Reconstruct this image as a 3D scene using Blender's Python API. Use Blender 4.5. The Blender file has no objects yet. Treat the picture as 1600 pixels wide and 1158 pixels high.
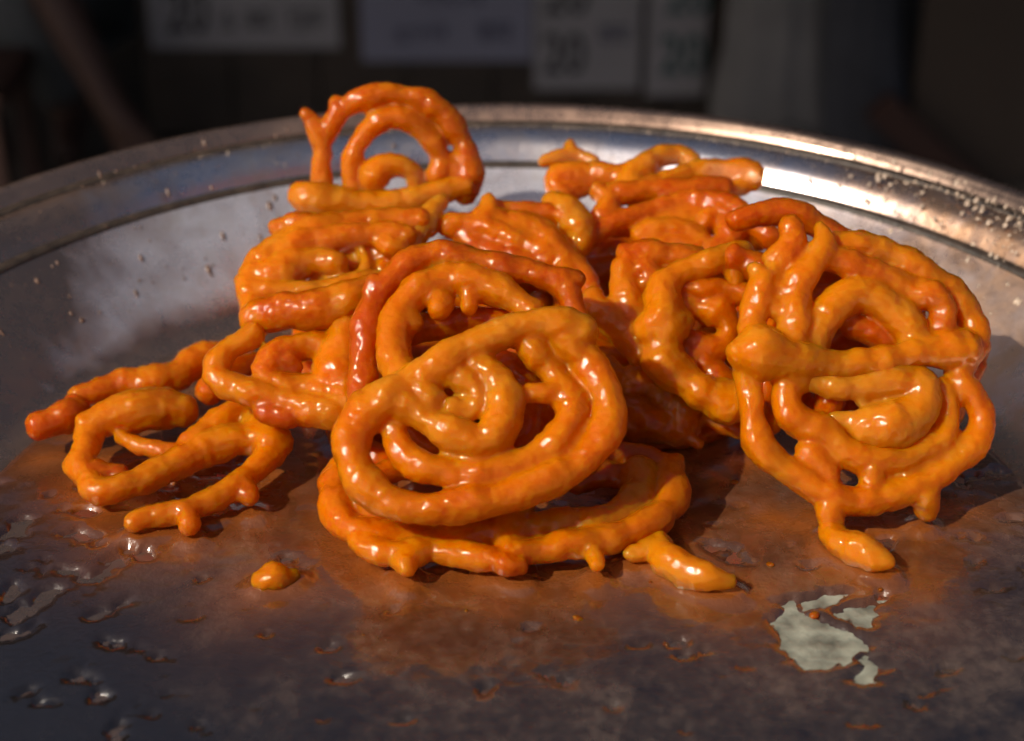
import bpy, bmesh, math, random
import numpy as np
from mathutils import Vector, Matrix, noise, kdtree
R = math.radians
random.seed(7)
scene = bpy.context.scene
COL = scene.collection

# ------------------------------------------------------------------ camera
PITCH = R(30.0); LENS = 60.0; DIST = 0.6667
cam_d = bpy.data.cameras.new("camera"); cam = bpy.data.objects.new("camera", cam_d); COL.objects.link(cam)
cam_d.lens = LENS; cam_d.sensor_width = 36.0; cam_d.clip_start = 0.02; cam_d.clip_end = 200
CAM = Vector((0, -DIST*math.cos(PITCH), DIST*math.sin(PITCH) + 0.03))
cam.location = CAM; cam.rotation_euler = (math.pi/2 - PITCH, 0, 0)
cam_d.dof.use_dof = True; cam_d.dof.focus_distance = 0.615; cam_d.dof.aperture_fstop = 6.7
scene.camera = cam
FP = 1600*LENS/36
FW = Vector((0, math.cos(PITCH), -math.sin(PITCH))); RT = Vector((1, 0, 0)); UP = RT.cross(FW)

# ------------------------------------------------------------------ light
SUN = Vector((-0.60, -0.44, 0.67)).normalized()          # direction towards the sun
elev = math.asin(SUN.z); az = math.atan2(SUN.x, SUN.y)   # azimuth clockwise from +Y
world = bpy.data.worlds.new("World"); scene.world = world; world.use_nodes = True
wn = world.node_tree; bg = wn.nodes["Background"]
sky = wn.nodes.new("ShaderNodeTexSky"); sky.sky_type = 'NISHITA'; sky.sun_disc = False
sky.sun_elevation = elev; sky.sun_rotation = az
wn.links.new(sky.outputs[0], bg.inputs[0]); bg.inputs[1].default_value = 0.075
sky.dust_density = 4.0; sky.ozone_density = 0.4; sky.air_density = 0.8
sl = bpy.data.lights.new("sun", 'SUN'); sl.energy = 5.0; sl.angle = R(0.5); sl.color = (1.0, 0.90, 0.76)
so = bpy.data.objects.new("sun", sl); COL.objects.link(so)
so.rotation_euler = (-SUN).to_track_quat('-Z', 'Y').to_euler(); so.location = SUN*5
scene.view_settings.view_transform = 'Standard'; scene.view_settings.look = 'None'
scene.view_settings.exposure = -0.15; scene.view_settings.gamma = 1.0
scene.cycles.max_bounces = 8; scene.cycles.volume_bounces = 5; scene.cycles.transparent_max_bounces = 16; scene.cycles.use_adaptive_sampling = True; scene.cycles.adaptive_threshold = 0.05; scene.cycles.use_denoising = True

# ------------------------------------------------------------------ helpers
def ray(x, y):
    return (FW + RT*((x-800)/FP) + UP*((579-y)/FP))
def on_plane(x, y, p0, n):
    d = ray(x, y); t = (p0-CAM).dot(n)/d.dot(n)
    return CAM + d*t
def on_z(x, y, z=0.0): return on_plane(x, y, Vector((0, 0, z)), Vector((0, 0, 1)))
def on_y(x, y, Y): return on_plane(x, y, Vector((0, Y, 0)), Vector((0, 1, 0)))

def tag(o, label=None, cat=None, group=None, kind=None):
    if label: o["label"] = label
    if cat: o["category"] = cat
    if group: o["group"] = group
    if kind: o["kind"] = kind
    return o
def empty(name, loc):
    o = bpy.data.objects.new(name, None); COL.objects.link(o); o.location = loc; o.empty_display_size = 0.02
    return o
def link_mesh(name, me, mat=None, parent=None, smooth=True):
    o = bpy.data.objects.new(name, me); COL.objects.link(o)
    if mat: me.materials.append(mat)
    if smooth and len(me.polygons): me.polygons.foreach_set("use_smooth", [True]*len(me.polygons))
    if parent:
        o.parent = parent; o.matrix_parent_inverse = Matrix.Translation(-parent.location)
    return o
def bm_obj(name, bm, mat=None, parent=None, smooth=True):
    me = bpy.data.meshes.new(name); bm.normal_update(); bm.to_mesh(me); bm.free()
    return link_mesh(name, me, mat, parent, smooth)
def add_box(bm, c, s, rot=None, bevel=0.0):
    r = bmesh.ops.create_cube(bm, size=1.0)
    vs = r['verts']
    for v in vs: v.co = Vector((v.co.x*s[0], v.co.y*s[1], v.co.z*s[2]))
    if bevel:
        es = list({e for v in vs for e in v.link_edges})
        q = bmesh.ops.bevel(bm, geom=es, offset=bevel, segments=2, affect='EDGES')
        vs = list({v for f in q['faces'] for v in f.verts} | {v for v in vs if v.is_valid})
    for v in vs:
        if rot: v.co = rot @ v.co
        v.co += Vector(c)

# ------------------------------------------------------------------ materials
def mat(name):
    m = bpy.data.materials.new(name); m.use_nodes = True
    nt = m.node_tree; b = nt.nodes["Principled BSDF"]
    return m, nt, b
def nd(nt, t, **kw):
    n = nt.nodes.new(t)
    for k, v in kw.items():
        if k in n.inputs: n.inputs[k].default_value = v
        else: setattr(n, k, v)
    return n
def ramp(nt, fac, stops):
    r = nt.nodes.new("ShaderNodeValToRGB"); el = r.color_ramp.elements
    while len(el) < len(stops): el.new(0.5)
    for e, (p, c) in zip(el, stops):
        e.position = p; e.color = (*c, 1) if len(c) == 3 else c
    nt.links.new(fac, r.inputs[0]); return r
def mth(nt, op, a, b=None, c=None):
    n = nt.nodes.new("ShaderNodeMath"); n.operation = op
    for i, v in enumerate((a, b, c)):
        if v is None: continue
        if isinstance(v, (int, float)): n.inputs[i].default_value = v
        else: nt.links.new(v, n.inputs[i])
    return n.outputs[0]
def objco(nt): return nt.nodes.new("ShaderNodeNewGeometry").outputs["Position"]
def simple(name, col, rough=0.7, var=0.25, scale=20, bump=0.0, metallic=0):
    m, nt, b = mat(name)
    p = objco(nt); n = nd(nt, "ShaderNodeTexNoise", Scale=scale, Detail=5.0); nt.links.new(p, n.inputs["Vector"])
    r = ramp(nt, n.outputs[0], [(0.3, tuple(c*(1-var) for c in col)), (0.7, tuple(min(1, c*(1+var)) for c in col))])
    nt.links.new(r.outputs[0], b.inputs["Base Color"]); b.inputs["Roughness"].default_value = rough
    b.inputs["Metallic"].default_value = metallic
    if bump:
        bp = nd(nt, "ShaderNodeBump", Strength=bump, Distance=0.002); nt.links.new(n.outputs[0], bp.inputs["Height"])
        nt.links.new(bp.outputs[0], b.inputs["Normal"])
    return m

def jalebi_material():
    m, nt, b = mat("fried_batter_in_syrup")
    p = objco(nt); L = nt.links.new
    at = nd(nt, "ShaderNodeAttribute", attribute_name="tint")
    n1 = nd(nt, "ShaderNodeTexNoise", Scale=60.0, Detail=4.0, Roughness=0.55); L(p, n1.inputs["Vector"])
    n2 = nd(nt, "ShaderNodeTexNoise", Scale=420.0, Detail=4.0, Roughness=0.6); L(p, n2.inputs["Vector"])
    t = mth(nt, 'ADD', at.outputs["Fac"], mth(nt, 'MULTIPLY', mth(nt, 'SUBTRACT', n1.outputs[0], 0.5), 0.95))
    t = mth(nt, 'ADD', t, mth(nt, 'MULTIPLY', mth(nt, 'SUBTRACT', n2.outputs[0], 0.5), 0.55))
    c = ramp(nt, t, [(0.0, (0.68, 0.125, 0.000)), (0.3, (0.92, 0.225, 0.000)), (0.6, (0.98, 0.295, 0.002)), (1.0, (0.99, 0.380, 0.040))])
    # tiny dark fried specks
    v = nd(nt, "ShaderNodeTexVoronoi", Scale=150.0, Randomness=1.0); L(p, v.inputs["Vector"])
    sp = ramp(nt, v.outputs["Distance"], [(0.0, (1, 1, 1)), (0.055, (0, 0, 0))])
    mx = nd(nt, "ShaderNodeMix", data_type='RGBA'); L(mth(nt, 'MULTIPLY', sp.outputs[0], 0.6), mx.inputs[0])
    L(c.outputs[0], mx.inputs[6]); mx.inputs[7].default_value = (0.22, 0.045, 0.006, 1)
    L(mx.outputs[2], b.inputs["Base Color"])
    b.inputs["Subsurface Weight"].default_value = 1.0
    b.inputs["Subsurface Radius"].default_value = (1.0, 0.40, 0.06)
    b.inputs["Subsurface Scale"].default_value = 0.0085
    b.inputs["IOR"].default_value = 1.47; b.inputs["Transmission Weight"].default_value = 0.0
    rr = ramp(nt, n1.outputs[0], [(0.35, (0.18,)*3), (0.65, (0.34,)*3)]); L(rr.outputs[0], b.inputs["Roughness"])
    b.inputs["Specular IOR Level"].default_value = 0.04; b.inputs["Coat Weight"].default_value = 0.75; b.inputs["Coat Roughness"].default_value = 0.07; b.inputs["Coat IOR"].default_value = 1.40
    n3 = nd(nt, "ShaderNodeTexNoise", Scale=900.0, Detail=3.0, Roughness=0.6); L(p, n3.inputs["Vector"])
    v2 = nd(nt, "ShaderNodeTexVoronoi", Scale=330.0, feature='SMOOTH_F1', Smoothness=0.8); L(p, v2.inputs["Vector"])
    h = mth(nt, 'ADD', mth(nt, 'MULTIPLY', n2.outputs[0], 1.0), mth(nt, 'MULTIPLY', n3.outputs[0], 0.55))
    h = mth(nt, 'SUBTRACT', h, mth(nt, 'MULTIPLY', v2.outputs["Distance"], 0.5))
    bp = nd(nt, "ShaderNodeBump", Strength=0.35, Distance=0.0012); L(h, bp.inputs["Height"])
    L(bp.outputs[0], b.inputs["Normal"])
    bp2 = nd(nt, "ShaderNodeBump", Strength=0.24, Distance=0.0010); L(h, bp2.inputs["Height"]); L(bp2.outputs[0], b.inputs["Coat Normal"])
    # syrup soaked batter lets light through: part of it enters a scattering volume
    out = nt.nodes["Material Output"]
    tr = nd(nt, "ShaderNodeBsdfTransparent"); gl = nd(nt, "ShaderNodeBsdfGlossy"); gl.inputs["Roughness"].default_value = 0.07; L(bp2.outputs[0], gl.inputs["Normal"])
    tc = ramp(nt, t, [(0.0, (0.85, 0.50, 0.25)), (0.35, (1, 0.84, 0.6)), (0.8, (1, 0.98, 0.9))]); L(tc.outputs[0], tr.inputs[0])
    fr = nd(nt, "ShaderNodeFresnel"); fr.inputs["IOR"].default_value = 1.40; L(bp2.outputs[0], fr.inputs["Normal"])
    m1 = nd(nt, "ShaderNodeMixShader"); L(fr.outputs[0], m1.inputs[0]); L(tr.outputs[0], m1.inputs[1]); L(gl.outputs[0], m1.inputs[2])
    m2 = nd(nt, "ShaderNodeMixShader"); m2.inputs[0].default_value = BODY; L(m1.outputs[0], m2.inputs[1]); L(b.outputs[0], m2.inputs[2]); L(m2.outputs[0], out.inputs["Surface"])
    vo = nd(nt, "ShaderNodeVolumePrincipled"); vo.inputs["Color"].default_value = (0.998, 0.555, 0.008, 1); vo.inputs["Density"].default_value = 310.0; vo.inputs["Anisotropy"].default_value = 0.0
    L(vo.outputs[0], out.inputs["Volume"])
    return m
BODY = 0.28

def steel_material(name, dirt, dull=0.62, film=(0.55, 0.33, 0.20)):
    m, nt, b = mat(name)
    p = objco(nt); L = nt.links.new
    n1 = nd(nt, "ShaderNodeTexNoise", Scale=22.0, Detail=6.0, Roughness=0.6); L(p, n1.inputs["Vector"])
    n2 = nd(nt, "ShaderNodeTexNoise", Scale=160.0, Detail=4.0, Roughness=0.7); L(p, n2.inputs["Vector"])
    mp = nd(nt, "ShaderNodeMapping"); mp.inputs["Scale"].default_value = (60, 60, 900); L(p, mp.inputs["Vector"])
    n3 = nd(nt, "ShaderNodeTexNoise", Scale=1.0, Detail=3.0); L(mp.outputs[0], n3.inputs["Vector"])
    s = mth(nt, 'ADD', mth(nt, 'MULTIPLY', n1.outputs[0], 0.6), mth(nt, 'MULTIPLY', n2.outputs[0], 0.4))
    c = ramp(nt, s, [(0.33, (0.42, 0.39, 0.39)), (0.46, (0.60, 0.58, 0.62)), (0.62, (0.70, 0.69, 0.76))])
    # baked-on brown syrup film, plus a dark reflection painted in on the left
    mp4 = nd(nt, "ShaderNodeMapping"); mp4.inputs["Scale"].default_value = (1, 1, 0.12); L(p, mp4.inputs["Vector"])
    n4 = nd(nt, "ShaderNodeTexNoise", Scale=55.0, Detail=7.0, Roughness=0.6, Distortion=0.5); L(mp4.outputs[0], n4.inputs["Vector"])
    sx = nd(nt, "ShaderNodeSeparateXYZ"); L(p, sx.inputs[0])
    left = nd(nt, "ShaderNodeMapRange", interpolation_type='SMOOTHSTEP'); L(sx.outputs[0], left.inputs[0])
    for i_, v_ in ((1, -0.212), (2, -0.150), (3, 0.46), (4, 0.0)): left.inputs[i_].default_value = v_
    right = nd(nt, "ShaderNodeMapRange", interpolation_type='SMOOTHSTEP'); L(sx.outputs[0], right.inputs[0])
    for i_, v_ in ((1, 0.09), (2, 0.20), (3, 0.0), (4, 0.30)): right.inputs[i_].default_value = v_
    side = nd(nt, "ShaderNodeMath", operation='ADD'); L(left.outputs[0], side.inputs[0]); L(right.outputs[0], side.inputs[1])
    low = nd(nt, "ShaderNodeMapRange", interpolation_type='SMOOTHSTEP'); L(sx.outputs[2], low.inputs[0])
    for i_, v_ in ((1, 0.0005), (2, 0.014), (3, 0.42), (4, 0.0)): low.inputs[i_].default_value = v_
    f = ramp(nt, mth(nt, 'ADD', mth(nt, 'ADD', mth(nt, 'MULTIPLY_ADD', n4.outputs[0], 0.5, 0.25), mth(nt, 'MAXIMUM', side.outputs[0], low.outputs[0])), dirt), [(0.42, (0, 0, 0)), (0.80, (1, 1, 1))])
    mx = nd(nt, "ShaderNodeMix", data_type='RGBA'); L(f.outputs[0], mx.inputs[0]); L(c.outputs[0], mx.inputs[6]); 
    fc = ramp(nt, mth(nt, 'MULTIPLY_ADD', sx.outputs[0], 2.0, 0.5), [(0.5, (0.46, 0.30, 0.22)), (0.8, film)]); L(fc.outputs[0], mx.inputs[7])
    L(mx.outputs[2], b.inputs["Base Color"]); L(mth(nt, 'MULTIPLY_ADD', f.outputs[0], 0.94-dull, dull), b.inputs["Metallic"])
    rr = ramp(nt, s, [(0.38, (0.40,)*3), (0.6, (0.20,)*3)]); L(rr.outputs[0], b.inputs["Roughness"])
    h = mth(nt, 'ADD', mth(nt, 'MULTIPLY', n3.outputs[0], 0.4), n2.outputs[0])
    bp = nd(nt, "ShaderNodeBump", Strength=0.25, Distance=0.0006); L(h, bp.inputs["Height"]); L(bp.outputs[0], b.inputs["Normal"])
    return m

def syrup_material():
    m, nt, b = mat("sticky_brown_syrup")
    p = objco(nt); L = nt.links.new
    n1 = nd(nt, "ShaderNodeTexNoise", Scale=26.0, Detail=6.0, Roughness=0.62, Distortion=0.6); L(p, n1.inputs["Vector"])
    n2 = nd(nt, "ShaderNodeTexNoise", Scale=190.0, Detail=5.0, Roughness=0.65); L(p, n2.inputs["Vector"])
    s = mth(nt, 'ADD', mth(nt, 'MULTIPLY', n1.outputs[0], 0.5), mth(nt, 'MULTIPLY', n2.outputs[0], 0.5))
    c = ramp(nt, s, [(0.36, (0.010, 0.007, 0.006)), (0.5, (0.029, 0.020, 0.015)), (0.68, (0.080, 0.057, 0.044))])
    at = nd(nt, "ShaderNodeAttribute", attribute_name="stain_glow")
    mx = nd(nt, "ShaderNodeMix", data_type='RGBA'); L(mth(nt, 'MULTIPLY', at.outputs["Fac"], mth(nt, 'ADD', n1.outputs[0], 0.25)), mx.inputs[0])
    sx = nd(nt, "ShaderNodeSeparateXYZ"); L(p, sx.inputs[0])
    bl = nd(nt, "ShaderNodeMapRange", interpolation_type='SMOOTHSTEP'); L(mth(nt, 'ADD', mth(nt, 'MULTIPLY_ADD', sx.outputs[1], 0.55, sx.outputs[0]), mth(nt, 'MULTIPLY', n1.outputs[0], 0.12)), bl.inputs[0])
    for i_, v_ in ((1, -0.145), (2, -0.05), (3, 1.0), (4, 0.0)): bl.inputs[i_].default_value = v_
    painted_shade = nd(nt, "ShaderNodeMix", data_type='RGBA'); L(bl.outputs[0], painted_shade.inputs[0]); L(c.outputs[0], painted_shade.inputs[6]); painted_shade.inputs[7].default_value = (0.010, 0.008, 0.008, 1)  # darkens the front-left floor: a shadow painted into the syrup colour
    L(painted_shade.outputs[2], mx.inputs[6]); mx.inputs[7].default_value = (0.26, 0.070, 0.007, 1); L(mx.outputs[2], b.inputs["Base Color"])
    rr = ramp(nt, n1.outputs[0], [(0.42, (0.10,)*3), (0.62, (0.36,)*3)])
    b.inputs['Coat Weight'].default_value = 1.0; b.inputs['Coat Roughness'].default_value = 0.09; b.inputs['Coat IOR'].default_value = 1.7; L(rr.outputs[0], b.inputs["Roughness"])
    b.inputs["IOR"].default_value = 1.48
    b.inputs["Specular IOR Level"].default_value = 0.6
    n5 = nd(nt, "ShaderNodeTexNoise", Scale=620.0, Detail=3.0); L(p, n5.inputs["Vector"])
    bp = nd(nt, "ShaderNodeBump", Strength=0.7, Distance=0.0012); L(mth(nt, "ADD", s, mth(nt, "MULTIPLY", n5.outputs[0], 0.30)), bp.inputs["Height"]); L(bp.outputs[0], b.inputs["Normal"])
    bp2 = nd(nt, "ShaderNodeBump", Strength=0.12, Distance=0.0012); L(s, bp2.inputs["Height"]); L(bp2.outputs[0], b.inputs["Coat Normal"])
    return m

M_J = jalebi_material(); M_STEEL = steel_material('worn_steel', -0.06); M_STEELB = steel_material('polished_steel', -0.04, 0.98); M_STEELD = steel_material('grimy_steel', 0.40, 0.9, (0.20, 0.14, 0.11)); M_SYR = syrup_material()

# ------------------------------------------------------------------ the tray
TC = Vector((-0.002, -0.080, 0.0))
WR0, WR1, WH0, WH1 = 0.2180, 0.2585, 0.0052, 0.0402
def revolve(name, prof, mat_, parent, seg=256, close=False):
    bm = bmesh.new(); rings = []
    for i in range(seg):
        a = 2*math.pi*i/seg; ca, sa = math.cos(a), math.sin(a)
        w = 1 + 0.0015*math.sin(3*a+1) + 0.001*math.sin(7*a)
        rings.append([bm.verts.new((TC.x+r*w*ca, TC.y+r*w*sa, z)) for r, z in prof])
    k = len(prof)
    for i in range(seg):
        A, B = rings[i], rings[(i+1) % seg]
        for j in range(k-1 if not close else k):
            j2 = (j+1) % k
            bm.faces.new((A[j], B[j], B[j2], A[j2]))
    return bm, rings
tray = empty("tray", TC)
tag(tray, "large round steel tray with a rolled rim holding the orange sweets", "tray")
prof = [(0.0005, 0), (0.06, 0.0), (0.12, 0.0), (0.17, 0.0), (0.202, 0.0), (0.2070, 0.0004), (0.2120, 0.0016), (0.2150, 0.0030), (WR0, WH0)]
for k in range(1, 9):
    f = k/8; prof.append((WR0+(WR1-WR0)*f, WH0+(WH1-WH0)*f+0.001*math.sin(f*math.pi)))
prof += [(WR1+0.0005, WH1+0.0006), (WR1+0.0011, WH1+0.0008)]
inner = list(prof)
outer = [(r+0.0016, z-0.0014) for r, z in reversed(inner)]
bm, _ = revolve("basin", inner+outer, M_STEEL, tray)
bm_obj("basin", bm, M_STEEL, tray)
DR, DZ = WR1+0.0040-0.2274, WH1+0.0004-0.0632
band = [(r+DR, z+DZ) for r, z in [(0.2274, 0.0632), (0.2284, 0.0622), (0.2296, 0.0622), (0.2303, 0.0634), (0.2320, 0.0660), (0.2340, 0.0687), (0.2364, 0.0708), (0.2398, 0.0725), (0.2440, 0.0734), (0.2466, 0.0736), (0.2484, 0.0733)]]
bm, _ = revolve("rim_band", band+[(r, z-0.0016) for r, z in reversed(band)], M_STEEL, tray, close=True)
bm_obj("rim_band", bm, M_STEELB, tray)
M_GRIME = simple("blackened_seam_grime", (0.035, 0.024, 0.017), 0.5, 0.5, 150, 0.4)
seam = [(WR1-0.0010, WH1-0.0002), (WR1+0.0006, WH1+0.0012), (WR1+0.0030, WH1+0.0014), (WR1+0.0048, WH1+0.0006), (WR1+0.0048, WH1-0.0006), (WR1-0.0010, WH1-0.0014)]
bm, _ = revolve("seam", seam, M_GRIME, tray, close=True); bm_obj("seam", bm, M_GRIME, tray)
seam = [(0.2470+DR, 0.0738+DZ), (0.2486+DR, 0.0746+DZ), (0.2505+DR, 0.0744+DZ), (0.2528+DR, 0.0750+DZ), (0.2528+DR, 0.0735+DZ), (0.2500+DR, 0.0707+DZ), (0.2470+DR, 0.0723+DZ)]
bm, _ = revolve("seam", seam, M_GRIME, tray, close=True); bm_obj("seam", bm, M_GRIME, tray)
lip = [(r+DR, z+DZ+0.0023) for r, z in [(0.2484, 0.0700), (0.2498, 0.0693), (0.2512, 0.0702), (0.2528, 0.0738), (0.2548, 0.0770), (0.2578, 0.0786), (0.2610, 0.0776), (0.2630, 0.0745), (0.2632, 0.0705), (0.2620, 0.0670), (0.2590, 0.0655), (0.2565, 0.0662)]]
lip += [(r-(0.0012 if i < 6 else 0.0016), z-(0.0016 if i < 8 else -0.0010)) for i, (r, z) in reversed(list(enumerate(lip)))]
bm, _ = revolve("rim_lip", lip, M_STEEL, tray, close=True)
bm_obj("rim_lip", bm, M_STEELD, tray)

# ------------------------------------------------------------------ jalebi builder
CLOUD = bpy.data.textures.new("batter_lumps", 'CLOUDS'); CLOUD.noise_scale = 0.0075; CLOUD.noise_depth = 2
CLOUD2 = bpy.data.textures.new("batter_blisters", 'CLOUDS'); CLOUD2.noise_scale = 0.0022; CLOUD2.noise_depth = 2

def catmull(pts, step):
    out = []
    n = len(pts)
    for i in range(n-1):
        p0 = pts[max(i-1, 0)]; p1 = pts[i]; p2 = pts[i+1]; p3 = pts[min(i+2, n-1)]
        L = (p2[0]-p1[0]).length; k = max(2, int(L/step))
        for j in range(k):
            t = j/k
            def cr(a, b, c, d): return 0.5*((2*b)+(c-a)*t+(2*a-5*b+4*c-d)*t*t+(3*b-a-3*c+d)*t*t*t)
            out.append((cr(p0[0], p1[0], p2[0], p3[0]), max(0.0008, cr(p0[1], p1[1], p2[1], p3[1]))))
    out.append(pts[-1]); return out
def tube(bm, pts, seed, rough=0.07, rings=14):
    """one closed fried strand: pts = [(Vector, radius)]"""
    s = catmull(pts, min(p[1] for p in pts)*0.45)
    rng = random.Random(seed); off = Vector((rng.random()*50, rng.random()*50, rng.random()*50))
    tang = [(s[min(i+1, len(s)-1)][0]-s[max(i-1, 0)][0]).normalized() for i in range(len(s))]
    nrm = tang[0].orthogonal().normalized()
    prev = None; loops = []
    def ring(c, t, n, r):
        b = t.cross(n); L = []
        for k in range(rings):
            a = 2*math.pi*k/rings; d = n*math.cos(a)+b*math.sin(a)
            q = c+d*r
            f = 1+rough*1.6*noise.noise(q*110+off)
            L.append(bm.verts.new(c+d*r*f))
        return L
    frames = []
    for i, (c, r) in enumerate(s):
        t = tang[i]; nrm = (nrm-t*nrm.dot(t)).normalized(); frames.append((c, t, nrm.copy(), r))
    seq = []
    c, t, n, r = frames[0]
    for a in (75, 50, 25): seq.append((c-t*r*math.sin(R(a))*0.9, t, n, r*math.cos(R(a))))
    for (c, t, n, r) in frames: seq.append((c, t, n, r*(1+rough*2.2*noise.noise(c*75+off)+rough*1.2*noise.noise(c*190+off))))
    c, t, n, r = frames[-1]
    for a in (25, 50, 75): seq.append((c+t*r*math.sin(R(a))*0.9, t, n, r*math.cos(R(a))))
    for q in seq: loops.append(ring(*q))
    for A, B in zip(loops, loops[1:]):
        for k in range(rings): bm.faces.new((A[k], A[(k+1) % rings], B[(k+1) % rings], B[k]))
    bm.faces.new(loops[0][::-1]); bm.faces.new(loops[-1])
    return [q[0] for q in s]

def fuse(name, strands, parent, voxel=0.00085, lump=0.00100, blister=0.00030, material=None):
    """strands: list of (pts, tint, rough); one continuous skin round all of them"""
    bm = bmesh.new(); kd_pts = []
    for i, (pts, tint, rough) in enumerate(strands):
        cs = tube(bm, pts, (i*131+int(abs(pts[0][0].x)*1e5)+int(abs(pts[0][0].y)*3e5)) % 9973, rough)
        kd_pts += [(c, tint) for c in cs]; LOW.extend(c for c in cs if c.z < 0.028)
    me = bpy.data.meshes.new(name); bm.normal_update(); bm.to_mesh(me); bm.free()
    tmp = bpy.data.objects.new(name, me); COL.objects.link(tmp)
    md = tmp.modifiers.new("r", 'REMESH'); md.mode = 'VOXEL'; md.voxel_size = voxel
    sm = tmp.modifiers.new("s", 'SMOOTH'); sm.factor = 0.5; sm.iterations = 3
    for tx, st in ((CLOUD, lump), (CLOUD2, blister)):
        d = tmp.modifiers.new("d", 'DISPLACE'); d.texture = tx; d.texture_coords = 'GLOBAL'; d.strength = st*2; d.mid_level = 0.5
    dg = bpy.context.evaluated_depsgraph_get(); ev = tmp.evaluated_get(dg)
    me2 = bpy.data.meshes.new_from_object(ev, depsgraph=dg)
    bpy.data.objects.remove(tmp); bpy.data.meshes.remove(me)
    kd = kdtree.KDTree(len(kd_pts))
    for i, (c, t) in enumerate(kd_pts): kd.insert(c, i)
    kd.balance()
    n = len(me2.vertices); co = np.empty(n*3, np.float32); me2.vertices.foreach_get("co", co); co = co.reshape(-1, 3)
    tv = np.empty(n, np.float32)
    for i in range(n):
        a = kd.find_n(co[i], 4)
        w = 0; s = 0
        for (_, k, d) in a:
            q = 1/(d*d+1e-8); w += q; s += q*kd_pts[k][1]
        tv[i] = s/w
    at = me2.attributes.new("tint", 'FLOAT', 'POINT'); at.data.foreach_set("value", tv)
    me2.name = name
    return link_mesh(name, me2, material or M_J, parent)

LOW = []
class Pl:
    """the plane a jalebi lies in: through the floor-projected pixel at height z, tilted about x"""
    def __init__(s, x, y, z, tilt, azim=0.0, back=0.0, fat=1.09):
        s.fat = fat
        s.p = on_z(x, y, z); a = R(azim); t = R(tilt)
        s.n = Vector((math.sin(a)*math.sin(t), -math.cos(a)*math.sin(t), math.cos(t)))
        s.p = s.p - s.n*back
    def pts(s, txt):
        out = []
        for q in txt.split(";"):
            v = [float(k) for k in q.split(",")]
            P = on_plane(v[0], v[1], s.p, s.n)
            dv = (P-CAM); dv_n = dv.normalized()
            if len(v) > 3: P = P-dv_n*(v[3]*0.001)
            r = v[2]*(P-CAM).dot(FW)/FP*s.fat
            zmin = 0.80*r
            if P.z < zmin:                       # keep every strand on the tray floor
                P = P+dv_n*((zmin-P.z)/dv_n.z)
            out.append((P, r))
        return out

JALEBIS = []
def jalebi(name, label, plane, parts, cat="jalebi", group="jalebis piled on the tray", rough=0.10, **kw):
    """parts: list of (part name, [(txt, tint), ...])"""
    built = []
    allp = [p for _, ss in parts for txt, t in ss for p, r in plane.pts(txt)]
    base = sum(allp, Vector())/len(allp); base.z = min(p.z for p in allp)
    root = empty(name, base); tag(root, label, cat, group)
    for pn, ss in parts:
        fuse(pn, [(plane.pts(txt), t, rough) for txt, t in ss], root, **kw)
    JALEBIS.append((name, base)); 
    return root

# ------------------------------------------------------------------ the sweets (traced strand by strand, each in its own tilted plane)
J = "jalebi"
# A: the big one in front
PA = Pl(750, 800, 0.030, 36, fat=1.05)
jalebi(J, "big front jalebi with a heart shaped centre, leaning back on the pile", PA, [
 ("coil", [
  ("915,522,22,3;908,545,24,2;928,583,25,1;950,626,26,0;949,666,27,0;922,708,28,0;866,746,28,0;797,772,28,0;730,789,28,0;664,795,28,0;606,784,28,0;567,752,28,0;549,710,29,0;554,672,32,1;575,642,34,2", .38),
  ("838,515,24,1;843,550,22;864,583,24;888,629,26;894,655,25;867,692,24;821,722,24;762,738,25;697,738,25;646,722,24;622,695,22;612,662,20", .42),
  ("828,487,24,-3;795,461,24,-4;749,443,26,-5;697,438,27,-5;650,457,27,-5;622,490,28,-5;614,530,28,-4;619,566,28,-3;634,592,28,0", .45),
  ("869,612,16,2;850,614,17,3;832,614,18,3", .4),
  ("690,470,20,-4;686,486,17,-3", .4), ("735,460,18,-4;733,480,13,-4", .4), ("640,500,18,-4;648,505,15,-3", .45),
  ("780,690,18;789,710,20;800,722,18", .6),
  ("885,610,20,1;902,628,18,2", .4),

  ("575,642,35,3;605,622,32,5;640,600,30,6;680,573,28,7;730,544,26,8;795,518,25,8;844,506,26,8;885,507,27,8;912,516,24,7", .66),
  ("880,520,26,6;893,540,27,5;905,552,22,4", .62),
  ("826,520,22,4;832,545,22,4;845,560,20,3", .62),
  ("730,564,24,5;768,588,27,5;790,629,28,5;780,668,28,5;753,690,27,5;715,681,27,5;679,661,28,5;651,641,27,5;622,628,26,5", .58),
  ("700,582,24,5;735,600,24,5;748,622,22,5;735,640,22,4;708,640,20,4", .56),
  ("655,605,26,5;672,625,24,5;665,640,22,4", .6),
 ])], rough=0.09)
# B: dark arch right behind A
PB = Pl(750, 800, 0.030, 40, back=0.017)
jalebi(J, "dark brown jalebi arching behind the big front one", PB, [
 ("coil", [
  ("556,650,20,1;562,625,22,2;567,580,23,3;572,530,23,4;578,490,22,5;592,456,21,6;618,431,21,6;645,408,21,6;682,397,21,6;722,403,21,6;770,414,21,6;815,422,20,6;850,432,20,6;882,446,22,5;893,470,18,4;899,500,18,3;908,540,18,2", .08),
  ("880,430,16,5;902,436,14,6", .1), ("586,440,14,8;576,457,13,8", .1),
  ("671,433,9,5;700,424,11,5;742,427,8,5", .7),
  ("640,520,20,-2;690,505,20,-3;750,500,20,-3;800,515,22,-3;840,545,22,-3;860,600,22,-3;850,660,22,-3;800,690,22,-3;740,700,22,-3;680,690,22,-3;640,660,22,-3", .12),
  ("760,560,20,-1;790,570,24;815,600,24;830,640,22;820,680,20", .12)])], rough=0.09)
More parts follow.
